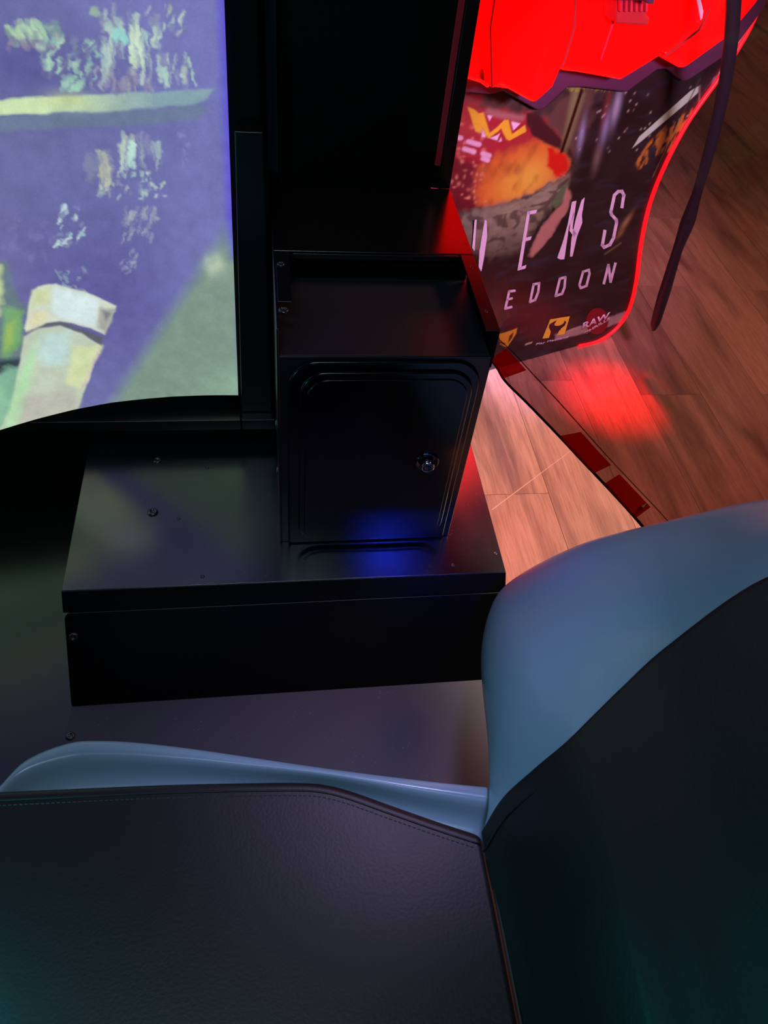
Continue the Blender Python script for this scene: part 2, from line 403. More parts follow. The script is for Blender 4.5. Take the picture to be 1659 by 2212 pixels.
for (px, py, r) in [(340, 995, 0.009), (330, 1107, 0.0105), (437, 1245, 0.0045), (447, 1011, 0.0045), (978, 1221, 0.0045), (1070, 1196, 0.0045), (385, 1121, 0.004)]:
    button('bolt' if r > 0.006 else 'rivet', onZ(px, py, PZ), (0, 0, 1), r, plat)
button('bolt', slope_pt(-0.358, 0.085, 0.002), nn, 0.0085, plat)
button('bolt', onZ(152, 1590, FZ), (0, 0, 1), 0.0085, base)

# ================================================================== COIN CONSOLE
con = thing('coin_console', 'black metal coin console with open tray on top and locked cash door in front', 'console')
CX0, CX1, CY0, CYB, CZ, CT = 0.016, 0.346, 0.907, 1.34, 0.894, 0.945
box('console_body', (CX0, CX1, CY0, CYB - 0.001, PZ + 0.0006, CZ - 0.003), M_BLACK, con, 0.002)
box('tray_floor', (CX0 + 0.003, CX1 - 0.004, CY0 + 0.001, 1.116, CZ - 0.003, CZ), M_TRAY, con, 0.0008)
box('tray_back', (CX0 + 0.004, CX1 - 0.004, 1.116, 1.119, CZ - 0.002, CT - 0.008), M_MATTE, con, 0)
box('top_plate', (CX0 - 0.001, CX1 + 0.001, 1.112, CYB - 0.001, CT - 0.003, CT), M_TOP, con, 0.0012)
box('top_plate_hem', (CX0 + 0.03, CX1 - 0.025, 1.1085, 1.1115, CT - 0.012, CT - 0.003), M_BLACK, con, 0.001)
box('side_wall', (CX0 - 0.002, CX0 + 0.002, CY0 - 0.004, CYB - 0.001, PZ + 0.001, CT - 0.0005), M_BLACK, con, 0.0012)
box('side_wall', (CX1 - 0.002, CX1 + 0.001, CY0 - 0.004, 1.111, CZ - 0.02, CT - 0.003), M_MATTE, con, 0.0008)
box('side_flange', (CX0 + 0.002, CX0 + 0.024, 0.972, 1.111, CT - 0.004, CT - 0.001), M_BLACK, con, 0.001)
box('side_flange', (CX1 - 0.022, CX1 + 0.001, CY0 - 0.004, 1.111, CT - 0.0027, CT - 0.0003), M_BLACK, con, 0.001)
for (px, py, r) in [(607, 571, 0.007), (613, 671, 0.0085)]:
    button('bolt', onZ(px, py, CT - 0.001), (0, 0, 1), r, con)
for (px, py) in [(1018, 577), (1050, 672), (1003, 527)]:
    button('screw', onZ(px, py, CT), (0, 0, 1), 0.004, con, 0.0012)
for (px, py) in [(592, 918), (598, 1018)]:
    p = onX(px, py, 0.010); p = onY(px, py, 0.965); button('bolt', (CX0 - 0.002, p[1], p[2]), (-1, 0, 0), 0.009, con)

def rrect(x0, x1, z0, z1, r, n=8, rb=None):
    out = []; rb = r if rb is None else rb; rt = r
    for cx, cz, a0, r in ((x1 - rt, z1 - rt, 0, rt), (x0 + rt, z1 - rt, 90, rt), (x0 + rb, z0 + rb, 180, rb), (x1 - rb, z0 + rb, 270, rb)):
        for a in np.linspace(a0, a0 + 90, n):
            out.append((cx + r * math.cos(math.radians(a)), cz + r * math.sin(math.radians(a))))
    return out
def layer(name, R, y0, y1, m, parent, bevel):
    return prism(name, [(x, y0, z) for x, z in R], [(x, y1, z) for x, z in R], m, parent, bevel, 3)
layer('front_panel', [(CX0, PZ + 0.0006), (CX1, PZ + 0.0006), (CX1, CZ), (CX0, CZ)], CY0 + 0.001, CY0 - 0.002, M_BLACK, con, 0.001)
frm = layer('door_frame', rrect(0.030, 0.334, PZ + 0.0015, 0.888, 0.048, 8, 0.008), CY0 - 0.001, CY0 - 0.008, M_GLOSS, con, 0.004)
door = layer('cash_door', rrect(0.048, 0.323, PZ + 0.016, 0.872, 0.042), CY0 - 0.007, CY0 - 0.014, M_GLOSS, con, 0.0035)
layer('door_face', rrect(0.058, 0.315, PZ + 0.024, 0.860, 0.036), CY0 - 0.013, CY0 - 0.0165, M_GLOSS, door, 0.003)
LC = onY(922, 1000, 0.888); LC[1] = CY0 - 0.0165
lathe('lock_ring', LC, (0, -1, 0), [(0.0225, -0.001), (0.0225, 0.001), (0.0205, 0.0035), (0.018, 0.0035), (0.0135, 0.0010), (0.001, 0.0008)], M_GLOSS, door, 32)
lathe('lock_cylinder', LC, (0, -1, 0), [(0.0122, 0.0), (0.0122, 0.012), (0.0112, 0.0145), (0.0098, 0.0152), (0.0092, 0.0140), (0.001, 0.0139)], M_CHROME, door, 32)
lathe('lock_core', LC + np.array([0, -0.0138, 0]), (0, -1, 0), [(0.0092, 0), (0.009, 0.0012), (0.0045, 0.0014), (0.0040, 0.0002), (0.0004, 0.0001)], M_BOLT, door, 24)

# ================================================================== PILLAR BESIDE THE SCREEN
pil = thing('support_pillar', 'tall black pillar rising from the coin console beside the bright screen', 'pillar')
ZP = 2.05
def vprism(name, xy, z0, z1, m, parent, bevel=0.001):
    return prism(name, [(x, y, z0) for x, y in xy], [(x, y, z1) for x, y in xy], m, parent, bevel)
vprism('column', [(0.030, 1.340), (0.312, 1.340), (0.312, 1.50), (0.030, 1.50)], CT - 0.03, ZP, M_MATTE, pil, 0.003)
vprism('chamfer_strip', [(0.012, 1.352), (0.0295, 1.337), (0.0295, 1.36), (0.012, 1.37)], 0.962, ZP, M_CHAM, pil, 0.001)
vprism('column_foot', [(0.3122, 1.3405), (0.3237, 1.339), (0.3237, 1.40), (0.3122, 1.40)], CT, 0.984, M_MATTE, pil, 0)
vprism('red_edge_strip', [(0.3125, 1.343), (0.3235, 1.341), (0.3235, 1.36), (0.3125, 1.36)], 0.985, ZP, M_REDTRIM, pil, 0.001)
vprism('edge_post', [(0.324, 1.336), (0.347, 1.338), (0.347, 1.50), (0.324, 1.50)], CT, ZP, M_BLACK, pil, 0.002)
vprism('lower_post', [(0.014, 1.341), (0.029, 1.341), (0.029, 1.48), (0.014, 1.48)], PZ + 0.001, CT + 0.017, M_MATTE, pil, 0.001)
vprism('back_post', [(0.002, 1.375), (0.029, 1.375), (0.029, 1.49), (0.002, 1.49)], CT + 0.018, ZP, M_MATTE, pil, 0.001)

# ================================================================== PROJECTION SCREEN
scr = thing('projection_screen', 'large glowing projection screen showing a purple game scene with a pale stone pillar', 'screen')
SY = 1.215
def scr_y(x): return SY - 0.26 * (np.asarray(x) + 0.06) ** 2
def at_screen(px, py):
    p = onY(px, py, SY)
    for _ in range(6): p = onY(px, py, float(scr_y(p[0])))
    return (p[0], p[2])
bot = np.array([at_screen(*q) for q in [(515, 851), (450, 851), (370, 854), (300, 860), (240, 867), (160, 882), (80, 902), (0, 926)]])
def zbot(x):
    o = np.argsort(bot[:, 0]); xs, zs = bot[o, 0], bot[o, 1]
    z = np.interp(x, xs, zs)
    sl_ = (zs[1] - zs[0]) / (xs[1] - xs[0])
    return np.where(x < xs[0], np.maximum(zs[0] + (x - xs[0]) * sl_, 0.34), z)
def redge(z): return -0.0615 + (np.asarray(z) - 0.553) * (0.0185 / 0.707)
uf = np.concatenate([np.linspace(-1.45, -0.60, 36)[:-1], np.linspace(-0.60, -0.0615, 300)])
vf = np.concatenate([np.linspace(0, 0.62, 420), np.linspace(0.62, 1.0, 30)[1:]])
ztop = 1.78
Zb = zbot(uf)
Zg = Zb[:, None] + vf[None, :] * (ztop - Zb[:, None])
wgt = np.clip((uf + 0.60) / (0.5385), 0, 1)[:, None]
Xg = uf[:, None] + wgt * (redge(Zg) + 0.0615)
Yg = scr_y(Xg)
pt = Painter(Xg, Zg, lin((100, 96, 160)))
sp = lambda q: [at_screen(*p) for p in q]
pxm = 0.00105
# broad tone
g = np.clip((Xg + 0.60) / 0.54, 0, 1)[..., None]
pt.C = lin((106, 104, 152)) * (1 - g) + lin((115, 118, 178)) * g
n = pt.noise(0.10, 0.12, 3)[..., None]; pt.C = pt.C * (0.86 + 0.28 * n)
pt.blob(at_screen(230, 640), 0.14, 0.16, lin((88, 80, 150)), 0.6)
pt.blob(at_screen(60, 130), 0.10, 0.05, lin((76, 74, 140)), 0.5)
# grey-green corner with its soft diagonal border
pt.poly(sp([(497, 488), (233, 880), (520, 900), (520, 480)]), lin((126, 150, 132)), soft=0.032, alpha=0.96)
pt.blob(at_screen(500, 830), 0.05, 0.05, lin((140, 172, 150)), 0.8)
pt.blob(at_screen(467, 573), 0.021, 0.024, lin((168, 186, 166)), 0.55)
for k in range(7): pt.blob(at_screen(467 + rnd.uniform(-20, 20), 573 + rnd.uniform(-22, 22)), 0.008, 0.010, lin((178, 196, 176)), 0.5)
# bluer right border
e = np.clip(1 - (redge(Zg) - Xg) / 0.016, 0, 1) * np.clip((Zg - 0.86) / 0.06, 0, 1) ** 0.5
pt.mix(lin((92, 78, 214)), np.clip(e, 0, 1) * 0.85)
# long pale beam with its grey underside
pt.poly(sp([(-900, 300), (0, 246), (150, 240), (300, 234), (440, 224), (448, 240), (428, 254), (300, 268), (150, 274), (0, 282), (-900, 340)]), lin((108, 124, 150)), soft=0.006, alpha=0.85, wob=0.006)
pt.poly(sp([(-900, 240), (0, 212), (120, 205), (220, 201), (330, 196), (464, 188), (452, 208), (440, 218), (330, 232), (200, 240), (0, 247), (-900, 300)]), lin((132, 160, 172)), soft=0.004, wob=0.005)
fade = np.clip((at_screen(400, 210)[0] - Xg) / 0.30, 0, 1); fade = fade * fade * (3 - 2 * fade) * (0.75 + 0.5 * pt.noise(0.05, 0.02, 14)); fade = np.clip(fade * 1.2, 0, 1)
pt.poly(sp([(-900, 240), (0, 213), (120, 207), (220, 203), (330, 198), (330, 230), (200, 238), (0, 246), (-900, 298)]), lin((204, 226, 178)), soft=0.004, wob=0.005, mask=fade)
pt.blob(at_screen(150, 215), 0.03, 0.012, lin((196, 210, 140)), 0.6)
# pale streaks (foliage and water glints)
rs = random.Random(21); pt.warp(0.009)
def streaks(x0, x1, y0, y1, n, lo, hi, wd, lean=0.0, cols=((176, 208, 196), (150, 158, 184), (198, 222, 200)), al=0.75):
    for k in range(n):
        x = rs.uniform(x0, x1); y = rs.uniform(y0, y1); l = rs.uniform(lo, hi); b = x + lean * l + rs.uniform(-3, 3)
        m_ = ((x + b) / 2 + rs.uniform(-3, 3), y + l / 2); w_ = rs.uniform(*wd) * pxm; c_ = lin(rs.choice(cols)); a_ = al * rs.uniform(0.45, 1)
        pt.stroke(at_screen(x, y), at_screen(*m_), w_, c_, a_, 0.003); pt.stroke(at_screen(*m_), at_screen(b, y + l), w_ * .8, c_, a_, 0.003)
GR = ((176, 208, 196), (150, 158, 184), (196, 220, 198), (140, 146, 172))
streaks(215, 350, 10, 130, 46, 14, 60, (0.8, 3.2), 0.06, GR)
streaks(262, 300, 30, 105, 6, 55, 85, (2.0, 3.8), 0.10, ((205, 228, 200),), 0.95)
streaks(218, 236, 95, 120, 4, 40, 70, (1.5, 3), 0.05, ((180, 206, 196),), 0.9)
streaks(335, 420, 110, 160, 22, 10, 36, (0.8, 3.0), 0.04, GR)
streaks(310, 400, 5, 70, 16, 4, 20, (1, 3), -0.4, GR, 0.6)
streaks(10, 125, 44, 72, 44, 12, 30, (1.6, 5.0), 0.6, ((152, 190, 166), (182, 214, 176), (130, 160, 160), (112, 130, 150)))
streaks(20, 130, 72, 98, 20, 6, 16, (2, 4), 0.6, ((150, 144, 160), (128, 126, 156)), 0.5)
streaks(85, 215, 75, 165, 74, 5, 18, (1.2, 3.6), -0.5, ((146, 186, 176), (120, 130, 162), (172, 208, 186), (104, 104, 156)), 0.85)
streaks(120, 180, 160, 184, 12, 6, 16, (2.5, 5), -0.7, ((160, 206, 182), (140, 170, 172)), 0.8)
streaks(195, 215, 8, 28, 4, 6, 14, (3, 5), 0.3, ((150, 176, 160),), 0.8)
streaks(230, 262, 40, 70, 5, 12, 22, (3, 6), 0.3, ((150, 214, 204), (170, 196, 190)), 0.9)
streaks(190, 330, 140, 185, 44, 8, 24, (1, 3), 0.0, ((150, 148, 176), (128, 122, 154), (170, 176, 180)), 0.6)
streaks(255, 290, 282, 325, 16, 30, 75, (1.4, 3.6), -0.1, ((192, 214, 196), (160, 170, 180)))
streaks(280, 289, 300, 312, 3, 40, 52, (2, 4), 0.02, ((186, 224, 214),), 0.9)
streaks(213, 238, 320, 340, 12, 40, 80, (2, 4.5), 0.10, ((168, 176, 170), (190, 200, 166), (150, 152, 170)))
streaks(188, 214, 335, 368, 9, 10, 26, (4, 7), -0.25, ((130, 134, 168),), 0.5)
streaks(295, 345, 285, 315, 14, 18, 52, (1.2, 3), 0.08, ((164, 186, 190), (140, 146, 180)))
streaks(240, 360, 365, 425, 40, 2, 9, (0.9, 2.4), -0.3, GR, 0.6)
streaks(200, 240, 396, 420, 8, 3, 12, (1, 2.6), -0.3, GR, 0.6)
streaks(128, 186, 440, 522, 26, 3, 12, (1.2, 3), -0.6, ((170, 210, 210), (130, 140, 176), (200, 226, 226)), 0.8)
streaks(262, 345, 440, 505, 34, 5, 26, (1.2, 3), -0.35, ((166, 172, 182), (140, 146, 176)), 0.7)
streaks(262, 300, 530, 580, 14, 3, 10, (1.2, 3), -0.6, ((158, 164, 190),), 0.6)
streaks(5, 120, 460, 570, 26, 3, 12, (2, 5), -0.3, ((118, 114, 168),), 0.5)
streaks(120, 185, 575, 630, 20, 3, 12, (1.2, 3), 0.7, ((140, 160, 180),), 0.6)
streaks(385, 410, 280, 345, 8, 4, 14, (1, 3), 0.1, ((136, 134, 190),), 0.6)
# mossy stones at the left border
pt.poly(sp([(-700, 520), (0, 562), (14, 566), (20, 610), (40, 640), (62, 668), (60, 700), (50, 790), (0, 800), (-700, 760)]), lin((104, 126, 128)), soft=0.014, wob=0.02, alpha=0.9)
pt.poly(sp([(-700, 540), (0, 572), (8, 620), (0, 680), (-700, 690)]), lin((196, 214, 160)), soft=0.01, wob=0.012)
pt.poly(sp([(8, 662), (50, 668), (46, 740), (18, 772), (2, 770)]), lin((118, 168, 112)), soft=0.01, wob=0.012)
pt.poly(sp([(12, 700), (32, 690), (26, 740), (8, 758)]), lin((160, 186, 96)), soft=0.01, alpha=0.8)
pt.poly(sp([(-700, 780), (0, 775), (50, 770), (38, 800), (0, 805), (-700, 830)]), lin((52, 66, 74)), soft=0.012)
pt.poly(sp([(-900, 820), (0, 800), (60, 780), (40, 930), (0, 960), (-900, 1300)]), lin((126, 176, 150)), soft=0.014, wob=0.02)
pt.poly(sp([(-900, 1000), (-300, 930), (0, 820), (20, 860), (-10, 1200), (-900, 1400)]), lin((150, 196, 164)), soft=0.03, wob=0.02, alpha=0.7)
# pale stone post: shaft, groove, cap
pt.poly(sp([(52, 724), (80, 706), (130, 700), (175, 716), (219, 744), (168, 880), (140, 960), (-30, 980), (24, 880)]), lin((190, 202, 182)), soft=0.004, wob=0.004)
pt.poly(sp([(44, 800), (62, 760), (84, 730), (70, 800), (40, 930), (4, 940)]), lin((176, 226, 174)), soft=0.012, alpha=0.8)
pt.poly(sp([(90, 720), (150, 712), (148, 780), (100, 790), (80, 770)]), lin((190, 218, 214)), soft=0.016, alpha=0.9)
pt.poly(sp([(156, 748), (218, 746), (196, 800), (176, 836), (142, 826)]), lin((208, 220, 168)), soft=0.01, alpha=0.9, wob=0.01)
pt.poly(sp([(50, 850), (160, 836), (172, 860), (150, 940), (20, 950)]), lin((184, 180, 170)), soft=0.02, alpha=0.7)
pt.stroke(at_screen(219, 744), at_screen(176, 838), 0.0015, lin((214, 170, 190)), 0.7, 0.003)
pt.poly(sp([(60, 716), (100, 694), (130, 690), (222, 726), (219, 744), (176, 716), (130, 700), (84, 706)]), lin((96, 98, 108)), soft=0.006)
pt.poly(sp([(70, 624), (84, 616), (122, 610), (190, 630), (252, 658), (226, 720), (196, 706), (130, 690), (100, 694), (56, 714), (52, 706), (62, 660)]), lin((206, 216, 200)), soft=0.004, wob=0.004)
pt.poly(sp([(116, 616), (188, 634), (214, 646), (206, 704), (130, 684), (112, 670)]), lin((214, 232, 234)), soft=0.008, alpha=0.9)
pt.poly(sp([(68, 672), (102, 668), (104, 688), (60, 712)]), lin((222, 214, 170)), soft=0.012, alpha=0.8)
pt.poly(sp([(72, 626), (108, 616), (106, 650), (66, 664)]), lin((198, 210, 150)), soft=0.012, alpha=0.7)
pt.poly(sp([(214, 660), (250, 664), (228, 716), (212, 706)]), lin((160, 160, 156)), soft=0.008, alpha=0.9, wob=0.008)
pt.poly(sp([(222, 668), (240, 674), (228, 690)]), lin((112, 112, 114)), soft=0.006, alpha=0.8)
pt.C *= (0.88 + 0.24 * pt.noise(0.016, 0.016, 5))[..., None]
pt.C *= (1.0 + 0.6 * np.clip((Zg - 1.38) / 0.2, 0, 1))[..., None]   # unseen upper part of the picture brightened to throw light on the seat
P3 = np.stack([Xg, Yg, Zg], -1)
so = grid('screen_surface', P3[::-1], attr_mat('screen_picture', 1.0), scr); store_print(so, pt.C[::-1])
so['label'] = 'lit projection surface with purple haze, pale beam and stone post'
md = so.modifiers.new('solid', 'SOLIDIFY'); md.thickness = 0.004; md.offset = -1
# black surround
vprism('bezel_post', [(-0.060, 1.222), (0.001, 1.222), (0.001, 1.36), (-0.060, 1.36)], PZ + 0.07, ztop, M_MATTE, scr, 0.002)
zz = onY(510, 281, 1.20)[2]
prism('bezel_cover', [(redge(0.50) + 0.007, 1.196, 0.524), (0.006, 1.196, 0.524), (0.004, 1.196, zz), (redge(zz) + 0.009, 1.196, zz)],
      [(redge(0.50) + 0.007, 1.221, 0.524), (0.006, 1.221, 0.524), (0.004, 1.221, zz), (redge(zz) + 0.009, 1.221, zz)], M_BLACK, scr, 0.002)
box('sill', (-0.47, -0.058, 1.172, 1.26, 0.495, 0.522), M_BLACK, scr, 0.0015)
box('sill_end', (-0.0565, 0.012, 1.172, 1.222, 0.495, 0.522), M_BLACK, scr, 0.0015)
box('lower_panel', (-1.2, 0.012, 1.182, 1.34, PZ + 0.0005, 0.4945), M_MATTE, scr, 0.001)
box('rear_panel', (-1.3, 0.029, 1.495, 1.505, FZ - 0.003, 1.9), M_MATTE, scr, 0)
box('left_apron', (-1.2, XL - 0.002, 1.19, 1.34, FZ - 0.004, PZ), M_MATTE, scr, 0.001)

# ================================================================== GAME CABINET BEHIND THE WINDOW
cab = thing('arcade_game_cabinet', 'arcade shooting game cabinet with glowing red control deck and dark printed front', 'arcade cabinet')
AO = np.array([1.119, 2.111, 0.0]); AT = np.array([0.9352, 0.3541, 0.0]); AN = np.array([0.3541, -0.9352, 0.0])
def at_cab(px, py, dd=0.0):
    d = ray(px, py); o = AO + AN * dd; return EYE + d * (((o - EYE) @ AN) / (d @ AN))
def cab_uv(px, py):
    p = at_cab(px, py); return ((p - AO) @ AT, p[2])
TF = -0.56  # fold line
FA = math.radians(24)
def cab_pt(t, z, dd=0.0):
    if t >= TF: return AO + AT * t + np.array([0, 0, z]) + AN * dd
    k = t - TF
    return AO + AT * (TF + k * math.cos(FA)) - AN * (-k * math.sin(FA)) + np.array([0, 0, z]) + AN * dd
edge_px = [(1130, 774), (1180, 766), (1250, 748), (1300, 732), (1340, 702), (1364, 660), (1376, 600), (1388, 510), (1408, 430), (1440, 350), (1490, 258), (1560, 160), (1610, 82), (1642, 10), (1668, -80)]
ed = spline([cab_uv(*q) for q in edge_px], 120)
zmax = 1.18
def tright(z):
    zz_ = np.maximum.accumulate(ed[20:, 1]); return np.interp(z, zz_, ed[20:, 0])
zf = np.linspace(0.004, zmax, 400); us = np.linspace(0, 1, 400)
TR = tright(zf)
Tg = -0.98 + us[:, None] * (TR[None, :] + 0.98); Zc = np.repeat(zf[None, :], 400, 0)
LC_ = np.array([0.62, 0.40, 0.86])      # colour of the light that falls on this front
ink = lambda c: np.clip(lin(c) / LC_ * 0.95, 0, 0.85)
pa = Painter(Tg, Zc, ink((34, 22, 31)))
cp = lambda q: [cab_uv(*p) for p in q]
n1 = pa.noise(0.10, 0.05, 4)[..., None]; pa.C *= (0.55 + 0.9 * n1)
pa.mix(ink((40, 40, 66)), np.clip(pa.noise(0.07, 0.02, 9) - 0.55, 0, 1) * 1.6)
# hazy upper part and red town at the left
pa.poly(cp([(960, 150), (1060, 150), (1060, 215), (1180, 245), (1225, 200), (1240, 165), (1300, 180), (1240, 330), (1000, 300), (950, 280)]), ink((84, 58, 66)), soft=0.05, alpha=0.8, wob=0.05)
pa.poly(cp([(940, 230), (1040, 236), (1130, 245), (1180, 262), (1225, 335), (1228, 380), (1190, 420), (1040, 450), (960, 440)]), ink((136, 30, 52)), soft=0.02, wob=0.03)
pa.poly(cp([(940, 350), (1035, 360), (1030, 450), (1000, 490), (940, 500)]), ink((92, 18, 40)), soft=0.02, alpha=0.9)
pa.poly(cp([(1000, 196), (1046, 204), (1050, 226), (1000, 220)]), ink((110, 14, 32)), soft=0.006)
pa.poly(cp([(1060, 238), (1135, 250), (1130, 262), (1050, 252)]), ink((132, 92, 112)), soft=0.01, alpha=0.8)
# orange glow
pa.poly(cp([(1036, 378), (1060, 340), (1120, 318), (1175, 300), (1205, 310), (1226, 350), (1212, 396), (1150, 430), (1032, 448)]), ink((176, 84, 46)), soft=0.03, wob=0.03)
pa.blob(cab_uv(1140, 385), 0.085, 0.06, ink((192, 150, 74)), 0.85)
pa.blob(cab_uv(1105, 405), 0.05, 0.035, ink((186, 128, 58)), 0.7)
og = pa.noise(0.03, 0.05, 17); pa.mix(ink((120, 60, 40)), np.clip((og - 0.5) * 2.4, 0, 0.6) * np.clip(0.5 - pa.sdf(cp([(1036, 378), (1060, 340), (1120, 318), (1175, 300), (1205, 310), (1226, 350), (1212, 396), (1150, 430), (1032, 448)])) / 0.02, 0, 1))
pa.poly(cp([(1184, 320), (1222, 330), (1226, 366), (1205, 392), (1186, 360)]), ink((172, 26, 24)), soft=0.012, wob=0.02)
# windows of the town
for k in range(70):
    x = rs.uniform(975, 1050); y = rs.uniform(270, 450)
    pa.blob(cab_uv(x, y), rs.uniform(0.002, 0.006), rs.uniform(0.002, 0.006), ink((200, 120, 120)), rs.uniform(0.3, 0.9))
for (x0, x1, y) in [(986, 1006, 311), (1020, 1040, 317), (1012, 1030, 334), (1046, 1058, 336), (1046, 1055, 346)]:
    pa.stroke(cab_uv(x0, y), cab_uv(x1, y + 2), 0.006, ink((196, 150, 214)), 0.9, 0.004)
# zigzag emblem and pale triangles
for q in [[(1021, 244), (1034, 248), (1041, 254), (1050, 250), (1060, 290), (1068, 282), (1090, 258), (1097, 262), (1058, 302), (1052, 296), (1048, 282), (1044, 294), (1034, 293)],
          [(1080, 268), (1098, 258), (1106, 290), (1134, 270), (1137, 284), (1100, 304), (1094, 300), (1086, 286)]]:
    pa.poly(cp(q), ink((190, 146, 52)), soft=0.003)
for q in [[(1057, 254), (1066, 254), (1061, 265)], [(1104, 262), (1124, 267), (1109, 282)], [(1047, 284), (1053, 301), (1045, 302)], [(1080, 288), (1074, 303), (1060, 301)], [(1082, 297), (1084, 305), (1077, 306)]]:
    pa.poly(cp(q), ink((206, 170, 226)), soft=0.003)
# dark shape, vertical pole and yellow-green hatching
pa.poly(cp([(1138, 246), (1160, 242), (1180, 266), (1232, 322), (1240, 345), (1215, 326), (1172, 306), (1148, 290), (1138, 268)]), ink((56, 24, 36)), soft=0.006, wob=0.006)
pa.poly(cp([(1238, 190), (1262, 205), (1222, 330), (1214, 320)]), ink((110, 112, 88)), soft=0.02, alpha=0.7)
pa.stroke(cab_uv(1266, 166), cab_uv(1214, 326), 0.006, ink((44, 10, 16)), 1, 0.004)
for k in range(26):
    x = 1232 + k * 3.6 + rs.uniform(-1, 1); pa.stroke(cab_uv(x, 160 + k * 0.7), cab_uv(x - 6, 190 + rs.uniform(-2, 9)), 0.0016, ink((150, 138, 66)), rs.uniform(0.4, 0.95), 0.003)
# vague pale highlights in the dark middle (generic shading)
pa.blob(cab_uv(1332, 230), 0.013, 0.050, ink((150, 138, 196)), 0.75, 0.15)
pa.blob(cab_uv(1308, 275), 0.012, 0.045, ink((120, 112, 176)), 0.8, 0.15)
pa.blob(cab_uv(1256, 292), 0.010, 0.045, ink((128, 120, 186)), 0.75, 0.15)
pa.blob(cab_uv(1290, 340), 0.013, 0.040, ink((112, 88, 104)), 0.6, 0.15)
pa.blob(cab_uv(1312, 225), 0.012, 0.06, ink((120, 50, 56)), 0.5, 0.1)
# stars
for k in range(40):
    x = rs.uniform(1240, 1500); y = rs.uniform(185, 330)
    pa.blob(cab_uv(x, y), 0.003, 0.003, ink((170, 150, 170)), rs.uniform(0.2, 0.9))
# silver bar, thin lines, orange machinery, lavender edge
pa.poly(cp([(1366, 320), (1377, 302), (1380, 296), (1492, 196), (1509, 186), (1508, 200), (1492, 215), (1382, 308)]), ink((152, 168, 184)), soft=0.003)
pa.stroke(cab_uv(1512, 170), cab_uv(1470, 255), 0.0022, ink((58, 44, 52)), 1, 0.003); pa.stroke(cab_uv(1470, 255), cab_uv(1410, 382), 0.0022, ink((98, 84, 92)), 1, 0.003)
pa.stroke(cab_uv(1512, 186), cab_uv(1508, 256), 0.002, ink((120, 96, 106)), 0.9, 0.003)
mk = np.clip((pa.noise(0.016, 0.03, 12) - 0.48) * 6, 0, 1)
pa.poly(cp([(1372, 350), (1400, 310), (1440, 270), (1495, 235), (1498, 290), (1460, 320), (1420, 345), (1380, 366)]), ink((150, 88, 44)), soft=0.01, mask=mk)
pa.poly(cp([(1517, 258), (1545, 172), (1550, 164), (1585, 90), (1610, 50), (1600, 100), (1558, 180), (1520, 252)]), ink((150, 138, 198)), soft=0.003)
pa.poly(cp([(1540, 168), (1570, 150), (1566, 166), (1536, 182)]), ink((84, 72, 104)), soft=0.004)
# cracked grey ground
vor = np.full(Tg.shape, 9.0); vor2 = vor.copy(); rr = np.random.RandomState(5)
for k in range(85):
    a, b = rr.uniform(-0.75, -0.15), rr.uniform(0.36, 0.78)
    d_ = ((Tg - a) / 2.0) ** 2 + (Zc - b) ** 2
    vor2 = np.where(d_ < vor, vor, np.minimum(vor2, d_)); vor = np.minimum(vor, d_)
crack = np.clip((np.sqrt(vor2) - np.sqrt(vor) + (pa.noise(0.02, 0.02, 8) - 0.5) * 0.03) / 0.006, 0, 1)
gp = [(985, 500), (1000, 470), (1035, 452), (1085, 440), (1110, 430), (1150, 418), (1190, 392), (1228, 378), (1226, 402), (1192, 440), (1150, 500), (1120, 545), (1060, 560), (1000, 540)]
pa.poly(cp(gp), ink((54, 40, 48)), soft=0.008, wob=0.02)
pa.poly(cp(gp), ink((132, 118, 122)), soft=0.03, wob=0.02, mask=(0.25 + 0.75 * crack) * (0.4 + 0.6 * pa.noise(0.03, 0.012, 6)) * np.clip((Zc - 0.42) / 0.16, 0.15, 1))
pa.poly(cp([(1190, 440), (1214, 402), (1228, 398), (1222, 430), (1200, 450)]), ink((74, 84, 74)), soft=0.008)
pa.poly(cp([(1140, 552), (1170, 490), (1215, 436), (1224, 404), (1234, 424), (1228, 450), (1190, 510), (1150, 556)]), ink((150, 98, 112)), soft=0.01, wob=0.012, alpha=0.9)
pa.blob(cab_uv(1352, 480), 0.012, 0.030, ink((132, 96, 84)), 0.8, -0.4); pa.blob(cab_uv(1340, 505), 0.010, 0.02, ink((120, 76, 60)), 0.7, -0.5)
pa.stroke(cab_uv(1308, 548), cab_uv(1340, 526), 0.004, ink((92, 72, 70)), 0.8, 0.006)
# lower left band and marks
pa.poly(cp([(1200, 722), (1255, 705), (1330, 680), (1378, 662), (1374, 684), (1320, 704), (1200, 736)]), ink((136, 108, 132)), soft=0.008, wob=0.01, alpha=0.9)
pa.poly(cp([(1078, 722), (1100, 716), (1118, 708), (1114, 722), (1096, 750), (1080, 744)]), ink((176, 116, 46)), soft=0.004, wob=0.005)
pa.poly(cp([(1100, 726), (1110, 716), (1106, 730), (1097, 742)]), ink((70, 40, 24)), soft=0.004)
pa.poly(cp([(1076, 735), (1092, 742), (1090, 746), (1076, 740)]), ink((40, 22, 24)), soft=0.003)
pa.stroke(cab_uv(1136, 744), cab_uv(1148, 740), 0.004, ink((160, 136, 150)), 0.9, 0.003)
pa.stroke(cab_uv(1226, 716), cab_uv(1252, 706), 0.005, ink((140, 120, 140)), 0.8, 0.004)
P3 = np.array([[cab_pt(Tg[i, j], Zc[i, j]) for j in range(400)] for i in range(400)])
art = grid('front_print_panel', P3, attr_mat('cabinet_print', 0, 0.3), cab); store_print(art, pa.C)
art['label'] = 'dark printed front panel with orange glow, grey rubble and white title letters'
md = art.modifiers.new('solid', 'SOLIDIFY'); md.thickness = 0.006; md.offset = -1

